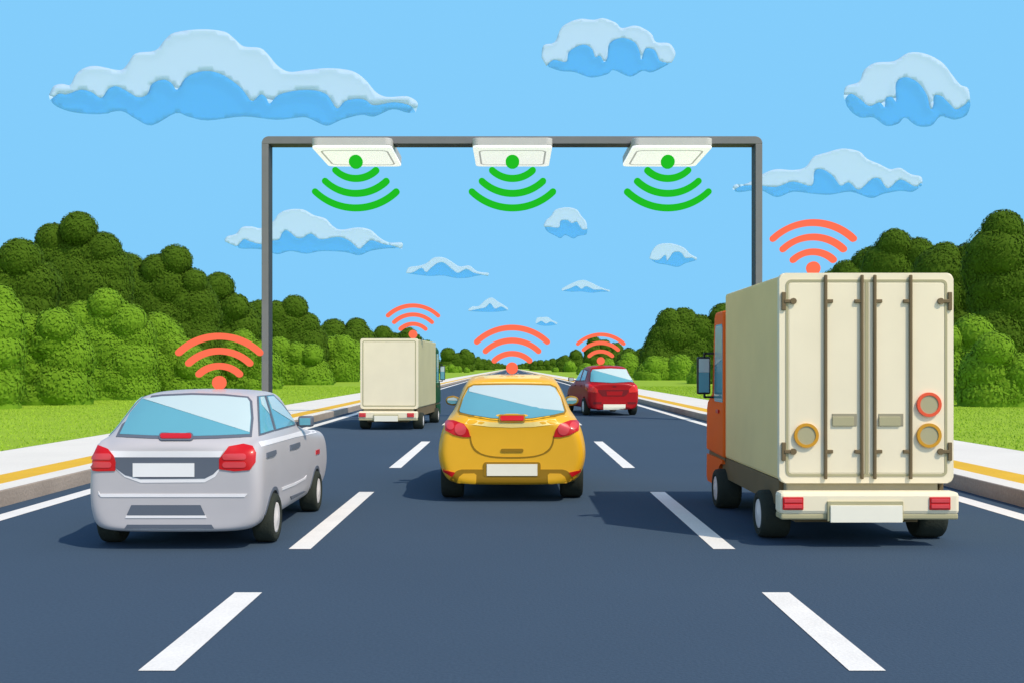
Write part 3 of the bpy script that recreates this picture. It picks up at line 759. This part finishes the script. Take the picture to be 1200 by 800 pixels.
for f_ in (lambda x: x, lambda x: 1200-x):
    l_ = c.patch('tail_lamp', [(f_(x), y) for x, y in tl], red, off=.012, step=2.5)
    c.patch('lamp_lens', circ(f_(528.3), 499, 4.3, 16), redl, off=.018, step=2, parent=l_)
    c.patch('lamp_lens', circ(f_(539.7), 502.6, 6.6, 18), redl, off=.018, step=2, parent=l_)
    c.patch('bumper_reflector', [(f_(x), y) for x, y in ((517.5,550),(524,550.8),(533.5,553),(530,558))], red, off=.012, step=2.5)
cr = spline([(550.5,511),(552,520),(557,528),(567,533),(580,535.5),(600,536.2),(620,535.5),(633,533),(643,528),(648,520),(649.5,511)], False, 3)
ci = [(x+(1.3 if x < 560 else -1.3 if x > 640 else 0), y-1.5) for x, y in cr]
co = [(x+(-.3 if x < 560 else .3 if x > 640 else 0), y+.2) for x, y in cr]
c.patch('tailgate_seam', co+ci[::-1], gdd, off=.004, step=4)
c.patch('tailgate_handle', rrect(587, 613.5, 525, 529, 1.8, 3), gdd, off=.012, step=3)
lo = spline([(526,568.5),(527.5,561),(534,552),(541,549.3)], False, 3)+[(565,549.3),(635,549.3),(659,549.3)]+spline([(659,549.3),(666,552),(672.5,561),(674,568.5)], False, 3)[1:]
c.patch('bumper_insert', lo, gdd, off=.008, step=4)
c.patch('plate_recess', rrect(566.5, 633.5, 540.8, 558, 3, 3), gdd, off=.012, step=5)
c.patch('licence_plate', [(570.5,543),(629.7,543),(629.7,556.8),(570.5,556.8)], M['cream_pl'], off=.02)
for f_ in (lambda x: x, lambda x: 1200-x):
    c.patch('fog_lamp_panel', [(f_(x), y) for x, y in ((535.5,564),(538,558),(543,554.3),(556,554),(558.3,556),(558,565),(556,566.8),(537,566.8))], gd, off=.014, step=3)
for sx in (-1, 1):
    bm = bmesh.new(); x0, x1 = sorted((sx*.70, sx*.905))
    prism(bm, [(sx*p[0], p[1]) for p in [(.70,1.13),(.72,1.20),(.80,1.228),(.88,1.215),(.912,1.17),(.89,1.115),(.82,1.092),(.74,1.095)]], 'y', 1.92, 2.05, bev=.02)
    o = bobj('wing_mirror', bm, gdd, t, True)
    bm = bmesh.new(); prism(bm, [(sx*p[0], p[1]) for p in [(.735,1.14),(.75,1.19),(.80,1.205),(.87,1.195),(.888,1.165),(.87,1.13),(.82,1.115),(.75,1.12)]], 'y', 1.91, 1.93); bobj('mirror_glass', bm, glass, o)
    bm = bmesh.new(); prism(bm, [(sx*p[0], p[1]) for p in [(.74,1.16),(.76,1.19),(.80,1.203),(.868,1.193),(.885,1.165)]], 'y', 1.906, 1.93); bobj('pale_glass_reflection', bm, pale_refl, o)  # painted reflection on the mirror
    x0, x1 = sorted((sx*.62, sx*.74)); bobj('mirror_arm', B((x0, x1, 1.96, 2.02, 1.10, 1.15), bev=.012), gdd, o)
glazing(c, [(1.0,1.08),(1.15,1.34),(1.6,1.40),(1.62,1.08)], gdd, None, .025, 'side', True, 'side_window')
glazing(c, [(1.7,1.08),(1.7,1.40),(2.05,1.38),(2.5,1.08)], gdd, None, .025, 'side', True, 'side_window')
for yy_ in (1.45, 2.3): c.patch('door_handle', [(yy_,.86),(yy_+.16,.86),(yy_+.16,.89),(yy_,.89)], gdd, mode='side', off=.015, mirror=True)
c.patch('windscreen', [(-.56,1.12),(.56,1.12),(.46,1.4),(-.46,1.4)], glass, mode='front', off=.006)
for sx in (-1, 1): c.patch('headlamp', [(sx*.4,.62),(sx*.68,.64),(sx*.68,.76),(sx*.45,.72)], pale_refl, mode='front', off=.006)

# --- red hatchback, heading a little to the left
YR = 37.4
t = thing('hatchback_car', 'red hatchback far ahead in the right lane', 'car', (3.43, YR, 0), R(7.5))
c = Car(t); rp, rd, rmm = M['redp'], M['redd'], M['redm']
pf0 = prof(.2, .76, .86, .5, .82, 1.0, .70, .6, 1.08); zc = .62
c.shell([
 (.02, [(x*.8, zc+(z-zc)*.8) for x, z in pf0]),
 (.0, [(x*.965, zc+(z-zc)*.965) for x, z in pf0]),
 (.07, prof(.2, .80, .89, .55, .86, 1.02, .76, .66, 1.12)),
 (.2, prof(.2, .82, .90, .56, .87, 1.05, .78, .70, 1.16)),
 (.68, prof(.2, .82, .90, .56, .87, 1.1, .78, .66, 1.6)),
 (.85, prof(.2, .82, .90, .56, .87, 1.1, .78, .65, 1.66)),
 (1.5, prof(.2, .82, .90, .56, .87, 1.1, .78, .65, 1.70)),
 (2.5, prof(.2, .82, .90, .56, .87, 1.08, .78, .64, 1.64)),
 (3.3, prof(.2, .82, .90, .56, .87, 1.03, .76, .70, 1.14)),
 (3.5, prof(.2, .82, .90, .56, .86, 1.0, .74, .68, 1.08)),
 (4.3, prof(.2, .78, .86, .52, .82, .88, .66, .56, .94)),
 (4.65, prof(.28, .6, .66, .46, .6, .7, .44, .36, .76)),
], rp, (.7, 3.75), .3)
for wy in (.7, 3.75):
    for sx in (-1, 1): c.wheel(wy, sx, .925, .3, .22, .185)
glazing(c, [(691.2,446),(692,436),(694,432),(715,430.8),(738,432),(741,437),(743.7,447.5),(717,448.8),(692,447.5)], rd,
        [(694,433),(715,431.6),(737.5,432.7),(740,437),(742.5,446.3)], .7)
def rl(p): return [(640+x*.15, 380+y*.15) for x, y in p]
c.patch('tail_lamp', rl([(308,462),(345,465),(385,490),(405,510),(400,530),(330,525),(305,500)]), rmm, off=.012)
c.patch('tail_lamp', rl([(645,505),(670,480),(700,468),(724,475),(724,515),(700,528),(648,530)]), rmm, off=.012)
c.patch('plate_panel', rl([(403,508),(645,508),(635,540),(610,558),(440,558),(415,530)]), rd, off=.006)
c.patch('tailgate_panel', rl([(470,520),(600,520),(590,552),(475,552)]), rp, off=.012)
c.patch('emblem', rl([(520,477),(548,477),(548,486),(520,486)]), rd, off=.010, step=1)
c.patch('lower_grille', rl([(395,675),(415,648),(440,640),(625,640),(655,648),(672,678)]), rd, off=.006)
c.patch('bumper_slot', rl([(368,603),(700,603),(700,620),(368,620)]), rd, off=.004)
c.patch('bumper_bar', rl([(432,598),(635,598),(635,625),(432,625)]), rp, off=.009)
c.patch('licence_plate', rl([(447,621),(620,621),(618,662),(447,660)]), M['cream_pl'], off=.016)
sk = dict(mode='side')
for sgn in (1,):
    glazing(c, [(.95,1.16),(1.05,1.52),(1.75,1.58),(1.75,1.14)], rd, [(1.05,1.25),(1.1,1.48),(1.7,1.53),(1.7,1.35)], .03, 'side', True, 'side_window')
    glazing(c, [(1.9,1.14),(1.9,1.58),(2.45,1.55),(3.0,1.14)], rd, [(1.95,1.3),(1.95,1.53),(2.4,1.50),(2.75,1.25)], .03, 'side', True, 'side_window')
for yy_ in (1.25, 2.3): c.patch('door_handle', [(yy_,.97),(yy_+.2,.97),(yy_+.2,1.01),(yy_,1.01)], rd, mode='side', off=.02, mirror=True)
for sx in (-1, 1): wing_mirror(c, sx, .84, 2.75, 1.13, .2, .14, rd, pale_refl)
c.patch('windscreen', [(-.56,1.22),(.56,1.22),(.48,1.55),(-.48,1.55)], glass, mode='front', off=.006)
for sx in (-1, 1): c.patch('headlamp', [(sx*.4,.66),(sx*.66,.68),(sx*.66,.8),(sx*.45,.76)], pale_refl, mode='front', off=.006)

# ------------------------------------------------------------------ box trucks
def truck(name, label, X, Y, rz, s, L, side, cabm, fancy):
    t = thing(name, label, 'truck', (X, Y, 0), rz); c = Car(t)
    cr_, ol, td = M['cream'], M['olive'], M['tand']
    W = .785; z0, z1 = .565, 2.454
    def T(b): return tuple(v*s for v in b)
    def A(nm, boxes, m, bev=.0, parent=None, smooth=False): return bobj(nm, B(*[T(b) for b in boxes], bev=bev*s), m, parent or t, smooth)
    A('cargo_box', [(-W+.004, W-.004, .05, L, z0+.02, z1-.02)], side, .03)
    bm = bmesh.new(); prism(bm, [(x*s, z*s) for x, z in rrect(-W, W, z0, z1, .055)], 'y', 0, .07*s, bev=.012*s); fr = bobj('rear_frame', bm, cr_, t)
    bm = bmesh.new(); ring(bm, [(x*s, z*s) for x, z in rrect(-W+.058, W-.058, z0+.062, z1-.06, .05)], [(x*s, z*s) for x, z in rrect(-W+.08, W-.08, z0+.084, z1-.082, .035)], 'y', -.006*s, .02*s); bobj('door_seal', bm, td, fr)
    def X_(px): return (px-1015.5)*10/F
    def Z_(py): return H-(py-HY)*10/F
    if fancy:
        doors = []
        for sx in (-1, 1):
            a, b = sorted((sx*.018, sx*(W-.085))); doors.append(A('rear_door', [(a, b, -.004, .03, z0+.09, z1-.088)], cr_, .006))
        A('door_gap_strip', [(-.014, .014, -.008, .03, z0+.085, z1-.085)], td, 0)
        for px in (967, 1009.5, 1024.5, 1066.5):
            x = X_(px); d_ = doors[0 if x < 0 else 1]
            lbm = bmesh.new(); box(lbm, x-.014, x+.014, -.035, -.006, Z_(560.5), Z_(322.5), bev=.008); b_ = bobj('lock_bar', lbm, ol, d_)
            sg_ = 1 if px in (967, 1024.5) else -1
            for py in (353.2, 528.3):
                a, b = sorted((x, x+sg_*.066)); A('bracket', [(a, b, -.028, -.004, Z_(py)-.016, Z_(py)+.016)], ol, .004, b_)
        for sx in (-1, 1):
            for py in (353.2, 528.3):
                a, b = sorted((sx*(W-.018), sx*(W-.054))); z = Z_(py); bm = B((a, b, -.02, .0, z-.082, z+.082), bev=.005)
                a, b = sorted((sx*(W-.04), sx*(W-.12))); box(bm, a, b, -.026, -.004, z-.015, z+.015, bev=.004)
                prism(bm, circ(sx*(W-.122), z, .028, 12), 'y', -.03, -.004); bobj('hinge', bm, ol, t)
            a, b = (X_(975), X_(1004)) if sx < 0 else (X_(1029.5), X_(1058.5))
            hd = A('handle_recess', [(a, b, -.010, -.002, Z_(498.5), Z_(484))], M['tandd'], .003)
            A('handle', [(a, b-.03, -.022, -.004, Z_(498.5), Z_(487.5))], td, .004, hd)
        for px, py, m_ in ((944.5, 509.5, M['amber']), (1088, 509.5, M['amber']), (1088, 473.4, M['oranger'])):
            bm = bmesh.new(); prism(bm, circ(X_(px), Z_(py), .088, 32), 'y', -.022, 0, bev=.005); lens = bobj('round_lamp', bm, td, t, False)
            bm = bmesh.new(); ring(bm, circ(X_(px), Z_(py), .11, 40), circ(X_(px), Z_(py), .083, 40), 'y', -.03, 0); bobj('lamp_ring', bm, m_, lens)
    else:
        A('rear_door', [(-W+.085, W-.085, -.004, .03, z0+.09, z1-.088)], cr_, .006)
    # chassis
    A('chassis', [(-.71, .66, .04, L+.1, .42, z0+.018)], M['tandd'], .01)
    A('chassis_skirt', [(-W+.03, -W+.075, .15, L+.3, .34, z0+.015), (W-.075, W-.03, .15, L+.3, .34, z0+.015), (-.62, .5, .1, .6, .2, .43), (-.45, .45, .6, L+.8, .27, .44)], ol, .008)
    bmp = A('bumper', [(-W-.03, W, -.15, .05, .30, .50)], cr_, .035, smooth=False)
    A('bumper_edge', [(-W-.02, W-.01, -.14, .06, .255, .31)], td, .015)
    for px in ((917.7, 942), (1090, 1114.5)):
        k = 9.85/10
        a, b = [(p-600)*9.83/F-3.195 for p in px]
        lf = A('tail_lamp', [(a, b, -.165, -.14, H-(597-HY)*9.83/F, H-(582-HY)*9.83/F)], M['red'], .006)
        zz0, zz1 = H-(597-HY)*9.83/F, H-(582-HY)*9.83/F; zm_ = (zz0+zz1)/2
        A('lamp_lens', [(a+.012, b-.012, -.171, -.15, zm_+.008, zz1-.014), (a+.012, b-.012, -.171, -.15, zz0+.014, zm_-.008)], M['redl'], .003, lf)
    a, b = [(p-600)*9.8/F-3.195 for p in (974, 1058.5)]
    A('plate_frame', [(a-.022, b+.012, -.172, -.145, .245, H-(590-HY)*9.8/F+.02)], td, .004)
    A('licence_plate', [(a, b, -.186, -.165, H-(612-HY)*9.8/F, H-(592-HY)*9.8/F)], M['cream_pl'], .003)
    # wheels
    wr = .225
    wys = (.52, .52+2.23+(L-2.58)*.9)
    for wy in wys:
        for sx in (-1, 1):
            o = c.wheel(wy*s, sx, .868*s, wr*s, .27*s, .14*s)
    # cab
    b0 = L+.04; w_ = W+.012
    bm = bmesh.new()
    prism(bm, [(y*s, z*s) for y, z in [(b0, .58), (b0, 2.2), (b0+.06, 2.25), (b0+.50, 2.25), (b0+.56, 2.18), (b0+.66, 1.27), (b0+1.0, 1.21), (b0+1.07, 1.12), (b0+1.1, .6)]], 'x', -w_*s, w_*s, bev=.03*s)
    cb = bobj('cab', bm, cabm, t)
    bm = bmesh.new(); prism(bm, [(y*s, z*s) for y, z in [(b0+.1, .22), (b0+.1, .55), (b0+1.1, .55), (b0+1.12, .28), (b0+1.05, .22)]], 'x', -w_*s*.99, w_*s*.99)
    cc = bobj('cab_skirt', bm, cabm, t)
    # wheel arch cut through the cab skirt
    b2 = bmesh.new(); prism(b2, circ(wys[1]*s, wr*s, wr*1.25*s, 28), 'x', -1.5, 1.5); cut = bobj('cutter', b2, ol)
    for q in (cb, cc):
        mo = q.modifiers.new('b', 'BOOLEAN'); mo.operation = 'DIFFERENCE'; mo.solver = 'EXACT'; mo.object = cut
        par = q.parent; q.parent = None
        dg = bpy.context.evaluated_depsgraph_get(); dg.update(); me = bpy.data.meshes.new_from_object(q.evaluated_get(dg)); q.modifiers.clear(); q.data = me; me.materials.clear(); me.materials.append(cabm)
        me.polygons.foreach_set('material_index', [0]*len(me.polygons)); q.parent = par
    bpy.data.objects.remove(cut)
    A('cab_gap_trim', [(-w_+.03, w_-.03, b0+.05, b0+1.06, .54, .59)], ol, .004)
    for sx in (-1, 1):
        wn = bmesh.new(); a, b = sorted((sx*(w_-.01)*s, sx*(w_+.006)*s))
        prism(wn, [(y*s, z*s) for y, z in [(b0+.03, 1.21), (b0+.03, 2.06), (b0+.07, 2.1), (b0+.42, 2.1), (b0+.46, 2.05), (b0+.54, 1.24), (b0+.5, 1.21)]], 'x', a, b, bev=.003); wo = bobj('side_window', wn, glass, t)
        wn = bmesh.new(); a, b = sorted((sx*(w_-.01)*s, sx*(w_+.010)*s))
        prism(wn, [(y*s, z*s) for y, z in [(b0+.04, 1.70), (b0+.04, 2.05), (b0+.07, 2.085), (b0+.41, 2.085), (b0+.445, 2.04), (b0+.475, 1.63)]], 'x', a, b, bev=.002); bobj('pale_glass_reflection', wn, pale_refl, wo)  # reflection painted across the cab window
        a, b = sorted((sx*w_, sx*(w_+.02))); A('door_handle', [(a, b, b0+.22, b0+.36, 1.08, 1.12)], M['red'] if fancy else ol, .005)
        # long mirror on two arms
        my = b0+.62
        a, b = sorted((sx*(w_+.03), sx*(w_+.19))); mo = A('wing_mirror', [(a, b, my, my+.07, 1.29, 1.735)], M['black'], .02)
        a, b = sorted((sx*(w_+.048), sx*(w_+.172))); A('mirror_glass', [(a, b, my-.006, my+.01, 1.312, 1.712)], glass, .003, mo)
        A('pale_glass_reflection', [(a, b, my-.010, my+.01, 1.55, 1.712)], pale_refl, .003, mo)  # reflection painted on the upper mirror glass
        a, b = sorted((sx*(w_-.02), sx*(w_+.12))); A('mirror_arm', [(a, b, my-.02 if False else my-.06, my-.03, zz, zz+.025) for zz in (1.245, 1.76)] + [(sx*(w_+.10)-.012, sx*(w_+.10)+.012, my-.06, my+.04, zz, zz+.025) for zz in (1.245, 1.76)] + [(sx*(w_+.10)-.012, sx*(w_+.10)+.012, my+.015, my+.045, za, zb_) for za, zb_ in ((1.25, 1.31), (1.72, 1.78))], M['black'], .004, mo)
    ws_ = bmesh.new(); prism(ws_, [(-.68*s, 0), (.68*s, 0), (.64*s, .8*s), (-.64*s, .8*s)], 'y', 0, .012)
    bmesh.ops.rotate(ws_, verts=ws_.verts, cent=(0, 0, 0), matrix=Matrix.Rotation(R(6.3), 3, 'X')); bmesh.ops.translate(ws_, verts=ws_.verts, vec=(0, (b0+.652)*s, 1.34*s)); bobj('windscreen', ws_, glass, t)
    for sx in (-1, 1): a, b = sorted((sx*.4, sx*.66)); A('headlamp', [(a, b, b0+1.09, b0+1.12, .62, .76)], pale_refl, .008)
    return t
truck('box_truck', 'large cream box truck with orange cab in the right lane', 3.195, 10.0, 0, 1.0, 2.56, M['tan'], M['orange'], True)
truck('box_truck', 'small white box truck with dark green cab far ahead in the left lane', -3.2, 28.9, R(-3.0), .965, 4.0, M['tan_sh'], M['green'], False)
